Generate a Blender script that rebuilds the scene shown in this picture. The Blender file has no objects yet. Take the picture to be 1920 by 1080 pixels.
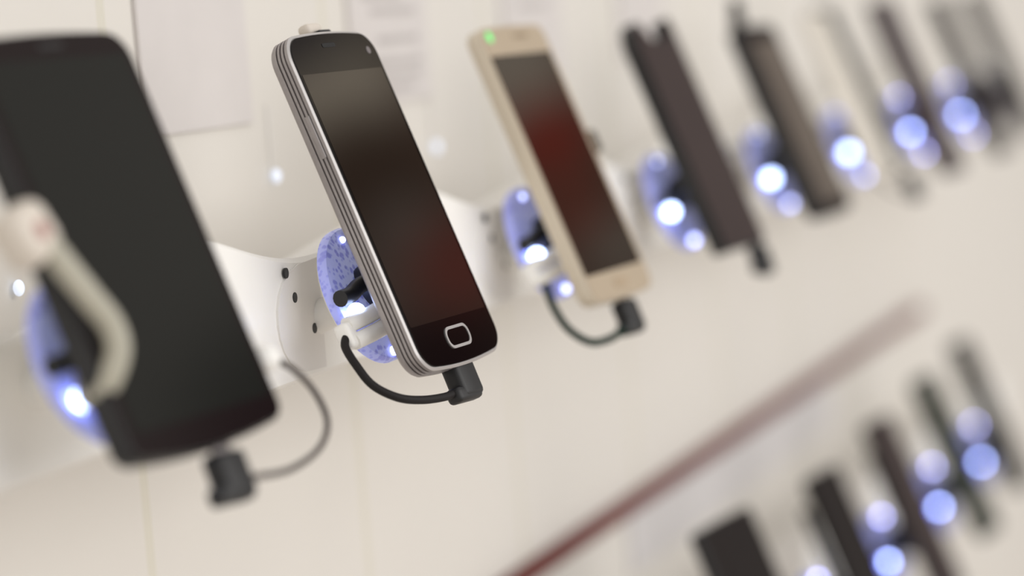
import bpy, bmesh, math, random
from mathutils import Vector, Matrix
from math import sin, cos, pi, radians
random.seed(4)
S = bpy.context.scene
COL = S.collection

# ------------------------------------------------------------------ camera
CAM = Vector((0.0, -0.539, 1.3645))
RM = Matrix(((0.314108596, -0.112642512, 0.942680993),
             (-0.946060508, 0.045910730, 0.320720626),
             (-0.079405949, -0.992574365, -0.092145677)))      # camera (right, down, forward) -> world
cd = bpy.data.cameras.new('camera'); cam = bpy.data.objects.new('camera', cd); COL.objects.link(cam)
r_, d_, f_ = RM.col[0], RM.col[1], RM.col[2]
M3 = Matrix((r_, -d_, -f_)).transposed()
cam.matrix_world = Matrix.Translation(CAM) @ M3.to_4x4()
cd.sensor_width = 36.0
cd.lens = 5318.43 / 1920 * 36
cd.clip_start = 0.05; cd.clip_end = 50
cd.dof.use_dof = True
cd.dof.focus_distance = 1.128
cd.dof.aperture_fstop = 3.75
S.camera = cam

# ------------------------------------------------------------------ world: warm white surround, plus patches added for the screens to reflect
w = bpy.data.worlds.new('World'); S.world = w; w.use_nodes = True
nt = w.node_tree; nt.nodes.clear()
def N(t, **k):
    n = nt.nodes.new(t)
    for a, b in k.items(): setattr(n, a, b)
    return n
tc = N('ShaderNodeTexCoord'); out = N('ShaderNodeOutputWorld'); bg = N('ShaderNodeBackground')
nt.links.new(bg.outputs[0], out.inputs[0])
WORLD_BASE = (0.78, 0.76, 0.735)
cur = None
def patch(prev, d, ang0, ang1, colr):
    """soft round patch of colour around direction d: full inside ang0 degrees, gone outside ang1"""
    d = Vector(d).normalized()
    vm = N('ShaderNodeVectorMath', operation='DOT_PRODUCT'); vm.inputs[1].default_value = d
    nt.links.new(tc.outputs['Generated'], vm.inputs[0])
    mr = N('ShaderNodeMapRange', interpolation_type='SMOOTHSTEP')
    mr.inputs[1].default_value = cos(radians(ang1)); mr.inputs[2].default_value = cos(radians(ang0))
    nt.links.new(vm.outputs['Value'], mr.inputs[0])
    mx = N('ShaderNodeMix', data_type='RGBA')
    nt.links.new(mr.outputs[0], mx.inputs[0])
    if isinstance(prev, tuple): mx.inputs[6].default_value = (*prev, 1)
    else: nt.links.new(prev, mx.inputs[6])
    mx.inputs[7].default_value = (*colr, 1)
    return mx.outputs[2]
cur = patch(WORLD_BASE, (0, 0, 1), 10, 70, (0.85, 0.82, 0.80))
cur = patch(cur, (0.87, -0.45, 0.22), 15, 24, (0.27, 0.25, 0.23))
cur = patch(cur, (0.885, -0.460, 0.062), 4, 8, (0.13, 0.105, 0.10))
cur = patch(cur, (0.872, -0.430, 0.225), 2.0, 6.5, (0.14, 0.075, 0.05))
cur = patch(cur, (0.806, -0.548, 0.226), 0.6, 3.2, (0.0, 0.0, 0.004))
cur = patch(cur, (0.834, -0.460, 0.300), 0.6, 1.7, (0.95, 0.82, 0.64))
cur = patch(cur, (0.836, -0.478, 0.270), 0.7, 2.1, (0.06, 0.032, 0.018))
cur = patch(cur, (0.840, -0.481, 0.250), 0.1, 1.0, (0.24, 0.20, 0.175))
cur = patch(cur, (0.838, -0.508, 0.203), 0.8, 2.0, (0.04, 0.012, 0.014))
cur = patch(cur, (0.848, -0.480, 0.230), 0.3, 1.3, (0.30, 0.045, 0.035))
cur = patch(cur, (0.828, -0.450, 0.330), 0.8, 1.4, (0.20, 0.18, 0.18))
cur = patch(cur, (0.867, -0.423, 0.266), 0.7, 1.6, (0.62, 0.53, 0.42))
cur = patch(cur, (0.8695, -0.431, 0.2405), 0.2, 1.2, (0.42, 0.02, 0.008))
cur = patch(cur, (0.8715, -0.443, 0.214), 0.1, 0.8, (0.34, 0.04, 0.02))
cur = patch(cur, (0.876, -0.442, 0.196), 0.2, 1.0, (0.32, 0.27, 0.22))
nt.links.new(cur, bg.inputs[0]); bg.inputs[1].default_value = 1.0

def area(name, loc, target, size, energy, colr):
    l = bpy.data.lights.new(name, 'AREA'); l.shape = 'RECTANGLE'; l.size = size[0]; l.size_y = size[1]
    l.energy = energy; l.color = colr
    o = bpy.data.objects.new(name, l); COL.objects.link(o); o.location = loc
    o.rotation_euler = (Vector(target) - Vector(loc)).to_track_quat('-Z', 'Y').to_euler()
    return o
area('added_softbox', (1.6, -3.6, 2.3), (1.8, 0, 1.1), (6.0, 2.6), 96, (1.0, 0.975, 0.95))  # added soft light out of view, facing the wall to brighten it evenly

S.view_settings.view_transform = 'Standard'; S.view_settings.look = 'None'
S.view_settings.gamma = 1; S.view_settings.exposure = 0.0
S.view_settings.use_curve_mapping = False

# ------------------------------------------------------------------ materials
MATS = {}
def mat(name, col, rough=0.5, metal=0.0, spec=0.5, emit=None, es=0.0, noise=0.0, nscale=60, coat=0.0, trans=0.0, ior=1.45):
    if name in MATS: return MATS[name]
    m = bpy.data.materials.new(name); m.use_nodes = True; t = m.node_tree
    b = t.nodes['Principled BSDF']
    b.inputs['Roughness'].default_value = rough; b.inputs['Metallic'].default_value = metal
    b.inputs['Specular IOR Level'].default_value = spec; b.inputs['Coat Weight'].default_value = coat
    b.inputs['Transmission Weight'].default_value = trans; b.inputs['IOR'].default_value = ior
    b.inputs['Base Color'].default_value = (*col, 1)
    if noise:
        c = t.nodes.new('ShaderNodeTexCoord'); n = t.nodes.new('ShaderNodeTexNoise'); r = t.nodes.new('ShaderNodeValToRGB')
        n.inputs['Scale'].default_value = nscale; n.inputs['Detail'].default_value = 3
        t.links.new(c.outputs['Object'], n.inputs['Vector']); t.links.new(n.outputs['Fac'], r.inputs[0])
        r.color_ramp.elements[0].position = .3; r.color_ramp.elements[1].position = .7
        r.color_ramp.elements[0].color = (*[x * (1 - noise) for x in col], 1)
        r.color_ramp.elements[1].color = (*[min(1, x * (1 + noise)) for x in col], 1)
        t.links.new(r.outputs[0], b.inputs['Base Color'])
    if emit:
        b.inputs['Emission Color'].default_value = (*emit, 1); b.inputs['Emission Strength'].default_value = es
    MATS[name] = m
    return m
M_wall = mat('painted_panel', (0.70, 0.67, 0.625), .6, noise=.015, nscale=6)
M_groove = mat('groove_cream', (0.66, 0.63, 0.55), .7)
M_rail = mat('gloss_white', (0.90, 0.885, 0.85), .35, noise=.01)
M_greyp = mat('pale_grey_plastic', (0.80, 0.78, 0.76), .5, noise=.01)
M_card = mat('grey_card', (0.64, 0.605, 0.59), .6, noise=.02, nscale=30)
M_strip = mat('cool_grey_card', (0.62, 0.60, 0.60), .6, noise=.02, nscale=30)
M_ink = mat('faded_ink', (0.48, 0.45, 0.44), .7)
M_red = mat('dark_red_trim', (0.125, 0.014, 0.010), .5, noise=.1)
M_floor = mat('shop_floor', (0.55, 0.50, 0.45), .5, noise=.05, nscale=4)
M_black = mat('black_plastic', (0.012, 0.012, 0.013), .45, noise=.2)
M_glass = mat('black_glass', (0.004, 0.003, 0.003), .06, spec=.35)
M_bez = mat('black_bezel', (0.010, 0.0055, 0.006), .10)
M_screen = mat('dark_screen', (0.014, 0.010, 0.008), .045, spec=.8)
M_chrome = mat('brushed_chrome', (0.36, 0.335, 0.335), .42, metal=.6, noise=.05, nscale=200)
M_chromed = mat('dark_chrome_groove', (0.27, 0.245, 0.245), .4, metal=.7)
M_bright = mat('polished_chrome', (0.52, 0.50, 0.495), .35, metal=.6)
M_gold = mat('champagne_face', (0.44, 0.36, 0.265), .35, noise=.02)
M_goldside = mat('champagne_edge', (0.66, 0.59, 0.48), .3, metal=.25)
M_goldd = mat('champagne_slot', (0.27, 0.20, 0.13), .4)
M_white = mat('white_plastic', (0.88, 0.87, 0.84), .35, noise=.01)
M_cream = mat('cream_strap', (0.44, 0.42, 0.345), .45, noise=.03)
M_creamb = mat('cream_block', (0.66, 0.60, 0.53), .5, noise=.02)
M_reddot = mat('red_dot', (0.30, 0.10, 0.09), .5)
M_cable = mat('black_rubber', (0.014, 0.012, 0.012), .6, spec=.25, noise=.1)
M_cableg = mat('dark_green_rubber', (0.007, 0.022, 0.015), .6, spec=.2, noise=.1)
M_cablebr = mat('brown_grey_rubber', (0.055, 0.042, 0.038), .45, noise=.1)
M_greyface = mat('grey_screen', (0.115, 0.095, 0.078), .3, noise=.04, nscale=15)
M_brownface = mat('brown_black_face', (0.040, 0.027, 0.026), .4, spec=.25, noise=.05, nscale=20)
M_whiteph = mat('white_phone_body', (0.72, 0.68, 0.61), .35, noise=.01)
M_greyedge = mat('grey_phone_edge', (0.02, 0.018, 0.015), .4, noise=.05)
M_purple = mat('purple_grey_body', (0.045, 0.03, 0.035), .4, spec=.3, noise=.05)
M_greenb = mat('green_black_body', (0.020, 0.026, 0.017), .4, spec=.3, noise=.05)
M_dark = mat('charcoal_body', (0.010, 0.007, 0.0065), .3, spec=.25, noise=.05)
M_led_g = mat('green_lamp', (0.1, 0.5, 0.15), .4, emit=(0.10, 0.75, 0.17), es=1.0)
M_led = mat('white_blue_lamp', (0.8, 0.85, 1), .3, emit=(0.45, 0.58, 1.0), es=10.0)
M_led2 = mat('soft_blue_lamp', (0.8, 0.85, 1), .3, emit=(0.46, 0.52, 1.0), es=6.5)
M_led3 = mat('faint_blue_lamp', (0.8, 0.85, 1), .3, emit=(0.5, 0.56, 1.0), es=3.5)
M_pin = mat('pin_lamp', (0.8, 0.85, 1), .3, emit=(0.75, 0.85, 1.0), es=.5)
# lit blue crystal disc: emission broken up by facets
def blue():
    m = bpy.data.materials.new('lit_blue_crystal'); m.use_nodes = True; t = m.node_tree; b = t.nodes['Principled BSDF']
    b.inputs['Base Color'].default_value = (0.29, 0.31, 0.78, 1); b.inputs['Roughness'].default_value = .25
    c = t.nodes.new('ShaderNodeTexCoord'); v = t.nodes.new('ShaderNodeTexVoronoi'); v.inputs['Scale'].default_value = 420
    n = t.nodes.new('ShaderNodeTexNoise'); n.inputs['Scale'].default_value = 110; n.inputs['Detail'].default_value = 4
    mm = t.nodes.new('ShaderNodeMath'); mm.operation = 'ADD'
    r = t.nodes.new('ShaderNodeValToRGB'); e = r.color_ramp.elements
    e[0].position = .65; e[0].color = (0.22, 0.24, 0.62, 1); e[1].position = 1.15 if False else 1.0; e[1].color = (0.62, 0.68, 1.0, 1)
    k = e.new(.83); k.color = (0.26, 0.29, 0.74, 1)
    t.links.new(c.outputs['Object'], v.inputs['Vector']); t.links.new(c.outputs['Object'], n.inputs['Vector'])
    t.links.new(v.outputs['Distance'], mm.inputs[0]); t.links.new(n.outputs['Fac'], mm.inputs[1])
    t.links.new(mm.outputs[0], r.inputs[0]); t.links.new(r.outputs[0], b.inputs['Emission Color'])
    b.inputs['Emission Strength'].default_value = 0.24
    return m
M_blue = blue()

# ------------------------------------------------------------------ helpers
def obj(name, bm, m, parent=None, smooth=True, label=None):
    bmesh.ops.recalc_face_normals(bm, faces=bm.faces)
    me = bpy.data.meshes.new(name); bm.to_mesh(me); bm.free()
    for mm in (m if isinstance(m, (list, tuple)) else [m]): me.materials.append(mm)
    if smooth:
        for p in me.polygons: p.use_smooth = True
        me.set_sharp_from_angle(angle=radians(38))
    o = bpy.data.objects.new(name, me); COL.objects.link(o)
    if parent: o.parent = parent
    if label: o['label'] = label
    return o
def tag(o, label=None, cat=None, group=None, kind=None):
    for k, v in (('label', label), ('category', cat), ('group', group), ('kind', kind)):
        if v: o[k] = v
    return o
def empty(name, mw):
    o = bpy.data.objects.new(name, None); COL.objects.link(o); o.empty_display_size = .02; o.matrix_world = mw; return o
def box(bm, c, s, rot=None, bev=0):
    r = bmesh.ops.create_cube(bm, size=1)
    mt = Matrix.Translation(c) @ (rot.to_4x4() if rot else Matrix.Identity(4)) @ Matrix.Diagonal((*s, 1))
    bmesh.ops.transform(bm, matrix=mt, verts=r['verts'])
    if bev:
        es = list({e for v in r['verts'] for e in v.link_edges})
        bmesh.ops.bevel(bm, geom=es, offset=bev, segments=3, affect='EDGES', profile=.5)
def cyl(bm, a, b, ra, rb=None, seg=28, cap=True):
    a = Vector(a); b = Vector(b); rb = ra if rb is None else rb
    q = (b - a).to_track_quat('Z', 'Y').to_matrix()
    rings = []
    for p, r in ((a, ra), (b, rb)):
        rings.append([bm.verts.new(p + q @ Vector((r * cos(2 * pi * i / seg), r * sin(2 * pi * i / seg), 0))) for i in range(seg)])
    for i in range(seg): bm.faces.new((rings[0][i], rings[0][(i + 1) % seg], rings[1][(i + 1) % seg], rings[1][i]))
    if cap: bm.faces.new(rings[0][::-1]); bm.faces.new(rings[1])
def sphere(bm, c, r, s=(1, 1, 1), seg=20):
    q = bmesh.ops.create_uvsphere(bm, u_segments=seg, v_segments=seg // 2, radius=1)
    bmesh.ops.transform(bm, matrix=Matrix.Translation(c) @ Matrix.Diagonal((r * s[0], r * s[1], r * s[2], 1)), verts=q['verts'])
def spline(pts, n=8):
    P = [Vector(p) for p in pts]; P = [2 * P[0] - P[1]] + P + [2 * P[-1] - P[-2]]; o = []
    for i in range(1, len(P) - 2):
        for k in range(n):
            t = k / n; a, b, c, d = P[i - 1:i + 3]
            o.append(.5 * ((2 * b) + (c - a) * t + (2 * a - 5 * b + 4 * c - d) * t * t + (3 * b - a - 3 * c + d) * t ** 3))
    o.append(P[-2]); return o
def tube(bm, pts, r, seg=14, n=8):
    P = spline(pts, n); rings = []; up = Vector((0, 0, 1)); L = len(P)
    for i, p in enumerate(P):
        t = (P[min(i + 1, L - 1)] - P[max(i - 1, 0)]).normalized()
        x = up - t * up.dot(t)
        if x.length < 1e-4: x = Vector((1, 0, 0)) - t * t.x
        x.normalize(); up = x; y = t.cross(x)
        rr = r if not callable(r) else r(i / (L - 1))
        rings.append([bm.verts.new(p + rr * (x * cos(2 * pi * k / seg) + y * sin(2 * pi * k / seg))) for k in range(seg)])
    for a, b in zip(rings, rings[1:]):
        for k in range(seg): bm.faces.new((a[k], a[(k + 1) % seg], b[(k + 1) % seg], b[k]))
    bm.faces.new(rings[0][::-1]); bm.faces.new(rings[-1])
def rr(w, h, rt, rb, bt=0, bb=0, seg=8, c=(0, 0)):
    """rounded rectangle outline; bt, bb = outward bulge of the top and the bottom edge"""
    o = []
    for cx, cy, r, a0 in ((w / 2, h / 2, rt, 0), (-w / 2, h / 2, rt, 90), (-w / 2, -h / 2, rb, 180), (w / 2, -h / 2, rb, 270)):
        sx = 1 if cx > 0 else -1; sy = 1 if cy > 0 else -1
        for k in range(seg + 1):
            a = radians(a0 + 90 * k / seg)
            o.append([cx - sx * r + r * cos(a), cy - sy * r + r * sin(a)])
        if a0 in (0, 180):
            for k in range(1, 8):
                t = k / 8; x0 = sx * (w / 2 - r); o.append([x0 * (1 - 2 * t), cy])
    for p in o:
        f = max(0, 1 - (2 * p[0] / w) ** 2)
        if p[1] > h / 2 - rt - 1e-9: p[1] += bt * f
        elif p[1] < -h / 2 + rb + 1e-9: p[1] -= bb * f
    return [(p[0] + c[0], p[1] + c[1]) for p in o]
def loft(bm, w, h, rt, rb, prof, bt=0, bb=0, c=(0, 0), caps=(1, 1), mats=None):
    """stack of inset outlines: prof = [(inset, z), ...]"""
    rings = []
    for ins, z in prof:
        k = rr(w - 2 * ins, h - 2 * ins, max(.3, rt - ins), max(.3, rb - ins), bt, bb, c=c)
        rings.append([bm.verts.new((x / 1000, y / 1000, z / 1000)) for x, y in k])
    n = len(rings[0])
    for j, (a, b) in enumerate(zip(rings, rings[1:])):
        for i in range(n):
            f = bm.faces.new((a[i], a[(i + 1) % n], b[(i + 1) % n], b[i]))
            if mats: f.material_index = mats[j]
    if caps[0]: bm.faces.new(rings[0][::-1])
    if caps[1]: bm.faces.new(rings[-1])
def plate(bm, w, h, r, z0, z1, c=(0, 0), rb=None, bt=0, bb=0):
    loft(bm, w, h, r, r if rb is None else rb, [(0, z0), (0, z1)], c=c, bt=bt, bb=bb)
def mm3(p): return tuple(x / 1000 for x in p)

# ------------------------------------------------------------------ setting
PITCH = 0.2447
DROP = 0.308
X2 = 1.0624                                        # the second phone of the top row
# back wall, panelled: shallow grooves run the height of it
bm = bmesh.new()
xs = []; GW = .008
g0 = 1.079 - 10 * PITCH
k = 0; x = -2.0
prof = [(-2.0, 0, 0)]
while True:
    gx = g0 + k * PITCH; k += 1
    if gx < -1.9: continue
    if gx > 7.4: break
    prof += [(gx - GW / 2, 0, 1), (gx - GW / 2 + .001, .0004, 1), (gx + GW / 2 - .001, .0004, 1), (gx + GW / 2, 0, 0)]
prof.append((7.5, 0, 0))
cols = [(bm.verts.new((a, b, 0)), bm.verts.new((a, b, 2.9))) for a, b, _ in prof]
back = [(bm.verts.new((-2, .08, 0)), bm.verts.new((-2, .08, 2.9))), (bm.verts.new((7.5, .08, 0)), bm.verts.new((7.5, .08, 2.9)))]
for i in range(len(cols) - 1):
    f = bm.faces.new((cols[i][0], cols[i + 1][0], cols[i + 1][1], cols[i][1]))
    f.material_index = 1 if prof[i][2] else 0
bm.faces.new((back[0][0], back[1][0], back[1][1], back[0][1]))
bm.faces.new((cols[0][0], cols[0][1], back[0][1], back[0][0])); bm.faces.new((cols[-1][0], cols[-1][1], back[1][1], back[1][0]))
o = obj('wall_back', bm, [M_wall, M_groove], smooth=False); tag(o, kind='structure')
bm = bmesh.new(); box(bm, (2.75, -2.0, -.02), (9.5, 4.2, .04)); o = obj('floor', bm, M_floor, smooth=False); tag(o, kind='structure')

# thin red trim between the two rows
bm = bmesh.new(); box(bm, (1.9, -.004, 1.043), (1.92, .008, .0105), bev=.001)
o = obj('trim_1', bm, M_red); tag(o, kind='structure')

# white rails that carry the stands: wavy top edge, dipping at every stand, cresting between
def rail(name, z0, xa, xb, x_dip, pitch, label):
    root = empty(name, Matrix.Translation((xa, 0, z0)))
    tag(root, label, 'rail')
    bm = bmesh.new(); rings = []
    n = int((xb - xa) / .008)
    for i in range(n + 1):
        x = xa + (xb - xa) * i / n
        c = (1 - cos(2 * pi * (x - x_dip) / pitch)) / 2; c = c ** 1.3
        zt = 1.278 + .019 * c; yt = -.094 + .006 * c
        P = [(0, 1.250), (yt + .010, zt - .006), (yt + .003, zt), (yt, zt - .002)]
        for t in (.25, .5, .75):
            P.append((yt + (-.094 - yt) * (1 - (1 - t) ** 1.8), zt + (1.229 - zt) * t))
        P += [(-.094, 1.231), (-.092, 1.229), (-.088, 1.2285), (0, 1.238)]
        rings.append([bm.verts.new((x - xa, a, b - 1.30 + 1.30 - 0 - 0)) for a, b in P])
    for a, b in zip(rings, rings[1:]):
        for k in range(len(a)): bm.faces.new((a[k], a[(k + 1) % len(a)], b[(k + 1) % len(a)], b[k]))
    bm.faces.new(rings[0][::-1]); bm.faces.new(rings[-1])
    obj('rail_body', bm, M_rail, root)
    k = 0
    while True:
        xd = x_dip + k * pitch; k += 1
        if xd > xb - .02: break
        # pale grey face plate left of the stand, with small screw holes in an arc
        bm = bmesh.new(); out = []
        for t in range(13):
            a = pi * t / 12; out.append((xd - .002 - xa - .045 * sin(a) ** .6, 1.2545 + .0225 * cos(a)))
        vs = [bm.verts.new((p, -.0946, q)) for p, q in out]; vb = [bm.verts.new((p, -.088, q)) for p, q in out]
        bm.faces.new(vs); bm.faces.new(vb[::-1])
        for i in range(len(vs)): bm.faces.new((vs[i], vs[(i + 1) % len(vs)], vb[(i + 1) % len(vs)], vb[i]))
        fp = obj('face_plate', bm, M_greyp, root, smooth=False, label='pale grey plate with small dark holes')
        for hx, hz in ((-.0355, 1.2740), (-.0290, 1.2635), (-.0115, 1.2490)):
            bm = bmesh.new(); cyl(bm, (xd - xa + hx, -.0940, hz), (xd - xa + hx, -.0949, hz), .0021)
            obj('screw_hole', bm, M_black, fp, label='small dark round hole')
    return root
rail('mounting_rail', 0, 0.70, 2.93, X2 + .004, PITCH, 'white wavy-edged mounting rail carrying the top row of phones')
rail('mounting_rail', -DROP, 1.46, 2.80, X2 + 6 * PITCH - .025 - 5 * .2147, .2147, 'white mounting rail below the red trim carrying the lower row of phones')

# printed cards on the wall
def card(x0, x1, z0, z1, m, label, group=None, ink=None):
    bm = bmesh.new(); box(bm, ((x0 + x1) / 2, -.0012, (z0 + z1) / 2), (x1 - x0, .0024, z1 - z0), bev=.0006)
    o = obj('info_card', bm, m, smooth=False); tag(o, label, 'card', group)
    for a, b, c in (ink or []):
        bm = bmesh.new(); box(bm, ((a + b) / 2, -.0026, c), (b - a, .0006, .0035)); obj('printed_line', bm, M_ink, o, smooth=False)
card(1.109, 1.223, 1.3285, 1.46, M_card, 'blank pinkish-grey card on the wall between the two nearest phones', 'cards on the wall above the top rail')
card(1.355, 1.469, 1.3285, 1.46, M_card, 'grey card with faint lines of print, right of the silver-edged phone', 'cards on the wall above the top rail',
     [(1.375, 1.43, 1.385), (1.385, 1.45, 1.377), (1.392, 1.452, 1.362), (1.385, 1.455, 1.350), (1.395, 1.452, 1.343), (1.40, 1.44, 1.336)])
card(1.602, 1.716, 1.3285, 1.46, M_card, 'grey card with one faint line of print, right of the gold phone', 'cards on the wall above the top rail', [(1.63, 1.69, 1.376)])
card(1.846, 1.96, 1.335, 1.46, M_card, 'blurred grey card on the wall, right of the notched dark phone', 'cards on the wall above the top rail')
card(1.78, 2.42, 0.995, 1.036, M_strip, 'long cool-grey card strip on the wall just under the red trim', 'cards on the wall under the red trim')

# little lamps on threads against the wall
for i, (px_, pz, lb) in enumerate(((.981, 1.278, 'tiny white light low on the wall at the left, beside the nearest phone'),
                                   (1.242, 1.302, 'tiny white light on a thread, left of the silver-edged phone'),
                                   (1.467, 1.301, 'tiny faint white light on a thread between silver-edged and gold phones'))):
    root = empty('pin_light', Matrix.Translation((px_, 0, pz))); tag(root, lb, 'light', 'tiny wall lights')
    bm = bmesh.new(); sphere(bm, (0, -.003, 0), .0022, (1.2, 1, 1.5)); obj('bulb', bm, M_pin, root)
    if i: bm = bmesh.new(); cyl(bm, (0, -.0012, .002), (0, -.0012, .034), .0005, seg=8); obj('thread', bm, M_greyp, root)

# ------------------------------------------------------------------ slots: phones, stands, cables share one tilted frame
TH, PS = .36266, .11005
wx = Vector((cos(PS), -sin(PS), 0)); nn = Vector((-sin(PS), -cos(PS), 0)); Z = Vector((0, 0, 1))
LV = cos(TH) * Z - sin(TH) * nn; NV = cos(TH) * nn + sin(TH) * Z
ROT = Matrix((wx, LV, NV)).transposed()
def slot(c): return Matrix.Translation(c) @ ROT.to_4x4()
C1 = Vector((.81836, -.1328, 1.30722)); C2 = Vector((1.0624, -.1314, 1.3)); C3 = Vector((1.3054, -.1280, 1.2975))
def top(k, u=0): return Vector((C3.x + (k - 3) * PITCH + u / 1000, -.1280, 1.2972))
def low(k, u=0): return Vector((C3.x + (k - 3) * PITCH + u / 1000, -.1280, 1.2972 - DROP))

# ---- phones
def phone_body(root, w, h, rt, rb, t, m, bt=0, bb=0, c=(0, 0), round_=2.2, name='body'):
    bm = bmesh.new()
    loft(bm, w, h, rt, rb, [(round_ * 1.6, -t), (round_ * .55, -t + round_ * .35), (0, -t + round_ * 1.2), (0, -1.0), (.35, -.35), (1.0, 0)], bt, bb, c)
    return obj(name, bm, m, root)

def phone1():
    r = empty('smartphone', slot(C1)); tag(r, 'large black smartphone at the far left, nearest and biggest', 'phone')
    phone_body(r, 92, 140, 10, 5, 9.5, M_black, 1.5, 3.2)
    bm = bmesh.new(); loft(bm, 90.4, 138.4, 9.3, 4.5, [(0, -.3), (0, .25), (.2, .6)], 1.5, 3.2); obj('front_glass', bm, M_bez, r)
    bm = bmesh.new(); plate(bm, 82, 124, 1.2, .5, .75, (0, 0)); obj('screen', bm, mat('grey_screen_glass', (0.012, 0.0125, 0.011), .09), r)
    bm = bmesh.new(); plate(bm, 14, 1.6, .8, .55, .9, (0, 66.3)); obj('earpiece', bm, M_black, r)
    return r
phone1()

def phone2():
    r = empty('smartphone', slot(C2)); tag(r, 'black smartphone with ridged silver edge and oval home button, in sharp focus', 'phone')
    W, H = 73.5, 141.5
    # ridged metal side band
    bm = bmesh.new()
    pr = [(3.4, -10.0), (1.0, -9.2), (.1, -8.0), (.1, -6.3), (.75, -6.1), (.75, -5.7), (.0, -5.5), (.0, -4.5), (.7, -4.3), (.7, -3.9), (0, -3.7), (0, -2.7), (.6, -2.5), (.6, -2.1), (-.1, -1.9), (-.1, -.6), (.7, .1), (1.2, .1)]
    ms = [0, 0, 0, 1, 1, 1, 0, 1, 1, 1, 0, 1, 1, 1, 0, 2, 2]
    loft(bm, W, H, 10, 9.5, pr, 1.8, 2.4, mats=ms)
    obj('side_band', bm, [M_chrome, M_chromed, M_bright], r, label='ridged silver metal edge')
    bm = bmesh.new(); loft(bm, W - 2.2, H - 2.2, 9, 8.5, [(0, -.2), (0, .35), (.2, .65)], 1.8, 2.4); obj('front_glass', bm, M_glass, r)
    bm = bmesh.new(); plate(bm, 67.5, 108, .6, .55, .8, (-.8, .7)); obj('screen', bm, M_screen, r)
    bm = bmesh.new()
    o1 = rr(20.5, 9.2, 4.0, 4.0, c=(.5, -61.5)); o2 = rr(18.1, 6.8, 2.9, 2.9, c=(.5, -61.5))
    A = [[bm.verts.new((x / 1000, y / 1000, z)) for x, y in q] for q, z in ((o1, .0006), (o1, .0011), (o2, .0011), (o2, .0007))]
    n = len(A[0])
    for a, b in zip(A, A[1:]):
        for i in range(n): bm.faces.new((a[i], a[(i + 1) % n], b[(i + 1) % n], b[i]))
    hb = bmesh.new(); plate(hb, 18.1, 6.8, 2.9, .6, .85, (.5, -61.5)); hbo = obj('home_button', hb, M_glass, r)
    obj('button_ring', bm, M_bright, hbo, label='silver oval ring')
    bm = bmesh.new(); plate(bm, 11, 1.8, .9, .6, .8, (-3, 66.3)); obj('earpiece', bm, mat('slot_black', (.002, .002, .002), .6), r)
    bm = bmesh.new(); cyl(bm, mm3((28.5, 62.7, .6)), mm3((28.5, 62.7, .85)), .0016); obj('camera_lens', bm, M_chromed, r)
    bm = bmesh.new(); box(bm, mm3((-36.6, 30, -3.4)), mm3((1.2, 18, 2.2)), bev=.0004); obj('volume_button', bm, M_chrome, r)
    return r
phone2()

def phone3():
    r = empty('smartphone', slot(C3)); tag(r, 'champagne gold smartphone with a small green light and a dark screen reflecting red', 'phone')
    bm = bmesh.new()
    loft(bm, 73.5, 141.5, 7, 7, [(3.5, -9.2), (1.0, -8.4), (0, -6.8), (0, -5.2), (.5, -4.9), (.5, -4.5), (0, -4.2), (0, -.6), (.3, 0)], .8, 1.2)
    obj('body', bm, M_goldside, r, label='pale champagne metal edge')
    bm = bmesh.new(); loft(bm, 73.0, 140.6, 6.5, 6.5, [(0, -.2), (0, .2), (.2, .45)], .8, 1.2); obj('front_plate', bm, M_gold, r)
    bm = bmesh.new(); plate(bm, 68.6, 113.5, .6, .35, .65, (-1.4, -.6)); obj('screen', bm, M_screen, r)
    bm = bmesh.new(); cyl(bm, mm3((-28, 66.0, .3)), mm3((-28, 66.0, .8)), .0026); obj('indicator_light', bm, M_led_g, r, label='green lit dot')
    bm = bmesh.new(); plate(bm, 17, 2.0, 1, .35, .6, (7, 65.5)); obj('earpiece', bm, M_goldd, r)
    bm = bmesh.new(); plate(bm, 15, 4.4, 2.2, .35, .9, (0, -64.0)); obj('home_button', bm, mat('champagne_button', (.42, .325, .225), .35), r)
    return r
phone3()

def phone4():
    r = empty('smartphone', slot(top(4))); tag(r, 'slim dark brown-black handset with a notched fork-like top', 'phone')
    # outline with a notch in the top edge
    O = [(-31, -69), (-28, -71), (30, -71), (33, -69), (33, 55), (33, 66), (30.5, 68.5), (27, 68.5), (24, 66), (22, 58), (14, 55.5), (2, 55.5), (-7, 57), (-12, 63), (-15, 67), (-20, 67.5), (-27, 63), (-31, 54)]
    def prism(inset, z0, z1):
        bm = bmesh.new(); c = Vector((1, -3)); out = []
        for x, y in O:
            out.append((1 + (x - 1) * (1 - inset / 32), -3 + (y + 3) * (1 - inset / 70)))
        a = [bm.verts.new((x / 1000, y / 1000, z0 / 1000)) for x, y in out]; b = [bm.verts.new((x / 1000, y / 1000, z1 / 1000)) for x, y in out]
        bm.faces.new(a[::-1]); bm.faces.new(b)
        for i in range(len(a)): bm.faces.new((a[i], a[(i + 1) % len(a)], b[(i + 1) % len(a)], b[i]))
        return bm
    obj('body', prism(0, -8.5, 0), M_black, r, smooth=False); obj('front_face', prism(1.2, -.1, .6), M_brownface, r, smooth=False)
    return r
phone4()

def phone5():
    r = empty('smartphone', slot(top(5))); tag(r, 'dark smartphone with a plain grey screen, right of the notched handset', 'phone')
    phone_body(r, 71, 131, 7, 8, 9, M_black, 1, 1, (-2, -8))
    bm = bmesh.new(); loft(bm, 69, 129, 6, 7, [(0, -.2), (.3, .4)], 1, 1, (-2, -8)); obj('front_glass', bm, M_dark, r)
    bm = bmesh.new(); plate(bm, 52, 112, 3, .3, .7, (4, -9)); obj('screen', bm, M_greyface, r, label='plain mid-grey screen')
    return r
phone5()

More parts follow.
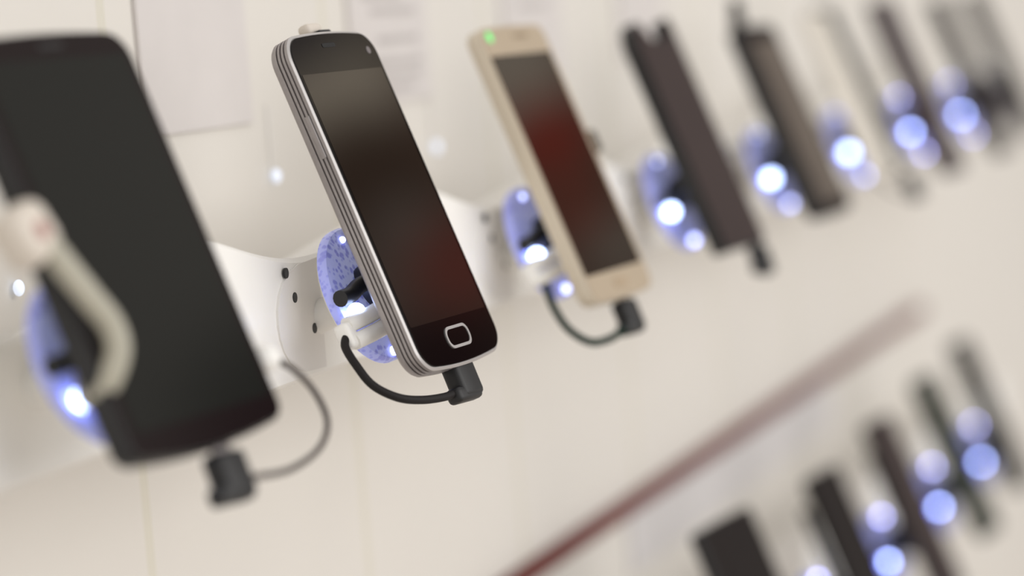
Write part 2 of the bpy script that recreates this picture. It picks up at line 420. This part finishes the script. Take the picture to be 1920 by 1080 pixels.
def slim(k, u, w, h, vc, body, face, label, row=top, group=None, rt=6, edge=None):
    r = empty('smartphone', slot(row(k))); tag(r, label, 'phone', group)
    phone_body(r, w, h, rt, rt, 8, body, .6, .6, (u, vc))
    bm = bmesh.new(); loft(bm, w - 2, h - 2, rt - 1, rt - 1, [(0, -.2), (.3, .4)], .6, .6, (u, vc)); obj('front_face', bm, face, r)
    if edge:  # dark strips along the right side and the top end
        bm = bmesh.new(); box(bm, mm3((u + w / 2 - 13, vc, -3.2)), mm3((26, h + 1.5, 8.6)), bev=.0015); obj('edge_strip', bm, edge, r, label='dark grey long edge')
        bm = bmesh.new(); box(bm, mm3((u + 4, vc + h / 2 - 1, -3.2)), mm3((w - 12, 5, 8)), bev=.0015); obj('top_strip', bm, edge, r, label='dark grey top edge')
    return r
slim(6, -22, 60, 128, 0, M_whiteph, M_whiteph, 'blurred white handset with a dark grey long edge, sixth in the top row', edge=M_greyedge)
slim(7, -25, 52, 150, -7, M_purple, M_purple, 'blurred purple-grey handset seen almost edge on, seventh from the left in the top row')
slim(8, -21, 42, 150, -10, M_dark, M_dark, 'blurred dark slim handset, second from the right end of the top row')
slim(9, -47, 46, 150, -6, M_dark, M_dark, 'blurred dark handset at the right end of the top row')
slim(4, 71, 88, 156, -1, M_black, M_dark, 'wide black handset at the bottom edge, leftmost of the lower row', low, rt=4)
slim(5, 75, 60, 142, -10, M_dark, M_dark, 'charcoal handset in the lower row, second from the left', low)
slim(6, 47, 58, 142, -8, M_dark, M_brownface, 'brown-black handset in the middle of the lower row', low)
slim(7, 17, 52, 140, -5, M_greenb, M_greenb, 'greenish-black slim handset, second from the right in the lower row', low)
slim(8, -17, 50, 142, -3, M_greenb, M_dark, 'blackish slim handset at the right end of the lower row', low)

# ---- stands
def copy_tree(o, parent=None):
    c = o.copy(); COL.objects.link(c)
    if parent: c.parent = parent
    for ch in [x for x in COL.objects if x.parent == o]: copy_tree(ch, c)
    return c
def make_stand():
    r = empty('phone_stand', slot(C2))
    c = Vector(mm3((-4, -31, -26)))
    bm = bmesh.new(); seg = 48; R = .029
    rg = []
    for rad, z in ((.0, 0), (R * .5, .0006), (R * .85, .0004), (R * .97, -.0002), (R, -.0014), (R, -.0042), (R * .96, -.0052), (0, -.0052)):
        rg.append([bm.verts.new(c + Vector((max(rad, 1e-4) * cos(2 * pi * i / seg), max(rad, 1e-4) * sin(2 * pi * i / seg), z))) for i in range(seg)])
    for j, (a, b) in enumerate(zip(rg, rg[1:])):
        for i in range(seg): bm.faces.new((a[i], a[(i + 1) % seg], b[(i + 1) % seg], b[i])).material_index = 1 if j > 4 else 0
    disc = obj('light_disc', bm, [M_blue, M_white], r, label='round translucent disc glowing blue')
    for p, rad, m in (((-9, -7.5, -25.2), 1.4, M_led3), ((-29, -38, -21.5), 3.8, M_led), ((-6, -56.5, -24.8), 2.1, M_led2)):
        bm = bmesh.new(); sphere(bm, mm3(p), rad / 1000); obj('lamp_bead', bm, m, disc, label='bright blue-white bead')
    bm = bmesh.new(); cyl(bm, mm3((-4, -31, -31)), mm3((-4, -31, -56)), .006, .007); obj('neck', bm, M_white, r)
    bm = bmesh.new()
    cyl(bm, mm3((-6, -29, -25.5)), mm3((-4, -28, -14)), .009, .011); cyl(bm, mm3((-4, -28, -14)), mm3((-4, -28, -9.2)), .013, .015)
    tube(bm, [mm3(q) for q in ((-34, -31, -23), (-26, -30.5, -22.5), (-18, -28, -21), (-6, -27, -18))], .0034)
    box(bm, mm3((-2, 5, -10.6)), mm3((14, 70, 2.6)), bev=.001)
    obj('cradle', bm, M_black, r, label='black cradle behind the phone')
    return r
stand = make_stand()
def sleeve(r):
    bm = bmesh.new()
    for dy, dz in ((0, 0), (-7.0, .5)):
        tube(bm, [mm3(q) for q in ((-37, -42 + dy, -23.5 + dz), (-26, -41 + dy, -19 + dz), (-14, -39 + dy, -13 + dz))], .0034)
    box(bm, mm3((-38, -46, -24.5)), mm3((7, 11, 7)), bev=.002)
    return obj('cable_clip', bm, M_white, r, label='white two-pronged cable clip')
names = {1: 'blue-lit phone stand behind the big black phone at far left', 2: 'blue-lit phone stand behind the silver-edged phone in focus',
         3: 'blue-lit phone stand behind the champagne gold phone', 4: 'blue-lit phone stand behind the notched dark handset',
         5: 'blue-lit phone stand behind the grey-screened phone', 6: 'blurred glowing stand of the white handset with dark edge',
         7: 'blurred glowing stand of the purple-grey handset in the top row', 8: 'blurred glowing stand, second from the right end of the top row',
         9: 'dim blurred stand at the right end of the top row'}
lnames = {4: 'stand of the wide black handset, leftmost of the lower row', 5: 'blue-lit stand of the charcoal handset at the bottom edge of the lower row', 6: 'blue-lit stand in the middle of the lower row',
          7: 'blue-lit stand of the greenish-black handset in the lower row', 8: 'blue-lit stand at the right end of the lower row'}
allst = {}
for k in range(1, 10):
    o = stand if k == 2 else copy_tree(stand)
    o.matrix_world = slot({1: C1, 2: C2, 3: C3}.get(k, top(k, -45 if k == 9 else 0)))
    tag(o, names[k], 'stand', 'phone stands on the top rail'); allst[k] = o
for k, u in ((4, 75), (5, 60), (6, 42), (7, 16), (8, -12)):
    o = copy_tree(stand); o.matrix_world = slot(low(k, u)); tag(o, lnames[k], 'stand', 'phone stands on the lower rail'); allst[k + 10] = o
for k in (2, 3): sleeve(allst[k])
for k in (2, 3):
    for dsc in [x for x in COL.objects if x.parent == allst[k] and x.name.startswith('light_disc')]:
        for b in [x for x in COL.objects if x.parent == dsc and x.data.materials[0] == M_led2]: b.data = b.data.copy(); b.data.materials[0] = M_led3
for dsc in [x for x in COL.objects if x.parent == allst[1] and x.name.startswith('light_disc')]:
    for b in [x for x in COL.objects if x.parent == dsc and x.data.materials[0] == M_led]: b.location.y -= .0055; b.location.x += .002
# stands further along have weaker lamps
M_ledf = mat('weak_blue_lamp', (0.8, 0.85, 1), .3, emit=(0.36, 0.47, 1.0), es=22.0); M_ledf2 = mat('weaker_blue_lamp', (0.8, 0.85, 1), .3, emit=(0.46, 0.48, 1.0), es=18.0)
far = {}
for k, o in allst.items():
    if k in (1, 2, 3, 4, 5, 6): continue
    for dsc in [x for x in COL.objects if x.parent == o and x.name.startswith('light_disc')]:
        for b in [x for x in COL.objects if x.parent == dsc]:
            if k > 10 and abs(b.data.vertices[0].co.y + .0565) < .004:
                bpy.data.objects.remove(b); continue
            if k > 10 and abs(b.data.vertices[0].co.y + .0075) < .004: b.location.x += .014; b.scale = (1.0, 1.0, 1.0)
            key = (b.data, k > 10)
            if key not in far:
                far[key] = b.data.copy()
                cc = sum((v.co for v in b.data.vertices), Vector()) / len(b.data.vertices)
                for v in far[key].vertices: v.co = cc + (v.co - cc) * (.62 if b.data.materials[0] == M_led else ((1.35 if k > 10 else .9) if b.data.materials[0] == M_led3 else .62))
                far[key].materials[0] = M_ledf if b.data.materials[0] == M_led else M_ledf2
            b.data = far[key]
# the last stand of the top row is unlit
M_off = mat('unlit_disc', (0.20, 0.17, 0.25), .4)
for ch in [x for x in COL.objects if x.parent == allst[9]]:
    if ch.name.startswith('light_disc'):
        ch.data = ch.data.copy(); ch.data.materials[0] = M_off; ch['label'] = 'unlit dull disc'
        for b in [x for x in COL.objects if x.parent == ch]: bpy.data.objects.remove(b)
# clips that grip single phones
bm = bmesh.new(); box(bm, mm3((12, 78.0, -12)), mm3((12, 5, 6)), bev=.002); tc1 = obj('top_clip', bm, M_creamb, allst[2], label='cream clip over the top edge')
bm = bmesh.new(); box(bm, mm3((14, 74.5, -8.5)), mm3((10, 3.4, 4)), bev=.001); obj('clip_pad', bm, M_black, tc1)
bm = bmesh.new(); box(bm, mm3((50, 8, -6)), mm3((9, 12, 7)), bev=.002); box(bm, mm3((22, 8, -11.5)), mm3((50, 6, 2.4)), bev=.0008)
obj('side_clip', bm, mat('brown_plastic', (.06, .045, .03), .5), allst[3], label='dark brown side clip')
bm = bmesh.new(); tube(bm, [mm3(q) for q in ((-6, 50, -10), (-8, 62, -8), (-10, 72, -4), (-12, 78, -2))], lambda t: .0062 - .0030 * t)
box(bm, mm3((-2, 38, -10.6)), mm3((12, 30, 2.4)), bev=.0008)
obj('top_clip', bm, M_dark, allst[5], label='dark pointed clip over the top edge')

# ---- cables with right-angle plugs
def cable(mw, pts, rad, m, plug, label, end=None, group='charging cables with angled plugs'):
    r = empty('charging_cable', mw); tag(r, label, 'cable', group)
    bm = bmesh.new(); tube(bm, [mm3(q) for q in pts], rad / 1000, n=10); obj('cord', bm, m, r)
    px, py, pz, ang = plug
    rot = Matrix.Rotation(radians(ang), 3, 'Z')
    bm = bmesh.new(); c = Vector((px, py, pz))
    box(bm, mm3(c), mm3((16.5, 16, 8)), rot, bev=.0022)
    q = c + rot @ Vector((-3, -6, 0)); box(bm, mm3(q), mm3((20, 6.5, 7)), rot, bev=.002)
    pl = obj('plug', bm, M_black, r, label='black right-angle plug')
    bm = bmesh.new(); q = c + rot @ Vector((0, 9.2, 0)); box(bm, mm3(q), mm3((9, 3.5, 2.4)), rot, bev=.0005); obj('connector_tip', bm, M_chromed, pl)
    if end:
        bm = bmesh.new(); sphere(bm, mm3(end[0]), end[1] / 1000, (1.1, 1, 1)); obj('end_collar', bm, M_white, r, label='white round collar')
    return r
cable(slot(C1), [(74.8, -49.8, -12), (84, -54.6, -12), (91.5, -64.5, -12), (88, -76, -10), (72, -84, -8), (46, -87.5, -6), (22, -86, -5), (12, -85, -5)], 1.15, M_cablebr, (8, -83.0, -5, -4),
      'thin brown-grey cable looping right of the nearest black phone', end=((71, -48.5, -13), 5))
cable(slot(C2), [(-40, -46, -24), (-43.9, -50, -24), (-47, -58.3, -21), (-46.5, -68, -18), (-41.2, -76, -13), (-31.4, -80.3, -9), (-18, -82.5, -5.5), (-6, -82, -5)], 1.7, M_cable, (0, -78.0, -5, -2),
      'black cable under the silver-edged phone, plugged into its base')
cable(slot(C3), [(-27, -47, -24), (-27.8, -51.9, -24), (-35.7, -64.6, -21), (-38.4, -76.8, -17), (-32.7, -86, -12), (-19.8, -87.8, -8), (-8, -86, -5), (0, -85, -5)], 1.9, M_cableg, (5, -80.5, -5, -2),
      'dark green cable curving under the gold phone')
cable(slot(top(4)), [(50, -30, -14), (56, -45, -14), (54, -62, -12), (46, -75, -8), (34, -84, -5)], .8, M_cableg, (27, -80.5, -5, -10),
      'short blurred cable under the notched dark handset')
cable(slot(top(6)), [(0, -50, -22), (8, -66, -20), (18, -80, -12), (30, -86, -6)], .9, M_greyedge, (27, -78, -5, -4),
      'blurred cable hanging below the white handset with dark edge')

# ---- cream security strap over the left edge of the nearest phone
r = empty('security_strap', slot(C1)); tag(r, 'thick cream security strap hooked over the left edge of the nearest phone', 'strap')
bm = bmesh.new()
tube(bm, [mm3(q) for q in ((-57, 5, 5), (-54.5, -1, 7), (-51.5, -8, 7.5), (-45.5, -19, 7.5), (-40, -28, 7), (-39.5, -36, 5.5), (-42, -43, 0.5), (-41.5, -46.5, -7), (-33, -44, -15), (-20, -38, -22))], .0040, seg=18, n=8)
obj('strap', bm, M_cream, r)
bm = bmesh.new(); box(bm, mm3((-59, 5, 3.5)), mm3((20, 19, 14)), Matrix.Rotation(.3, 3, 'Z'), bev=.0055); o = obj('clasp', bm, M_creamb, r, label='rounded cream clasp with a red dot')
bm = bmesh.new(); cyl(bm, mm3((-60, 4, 10)), mm3((-60, 4, 11)), .0028); obj('red_dot', bm, M_reddot, o)
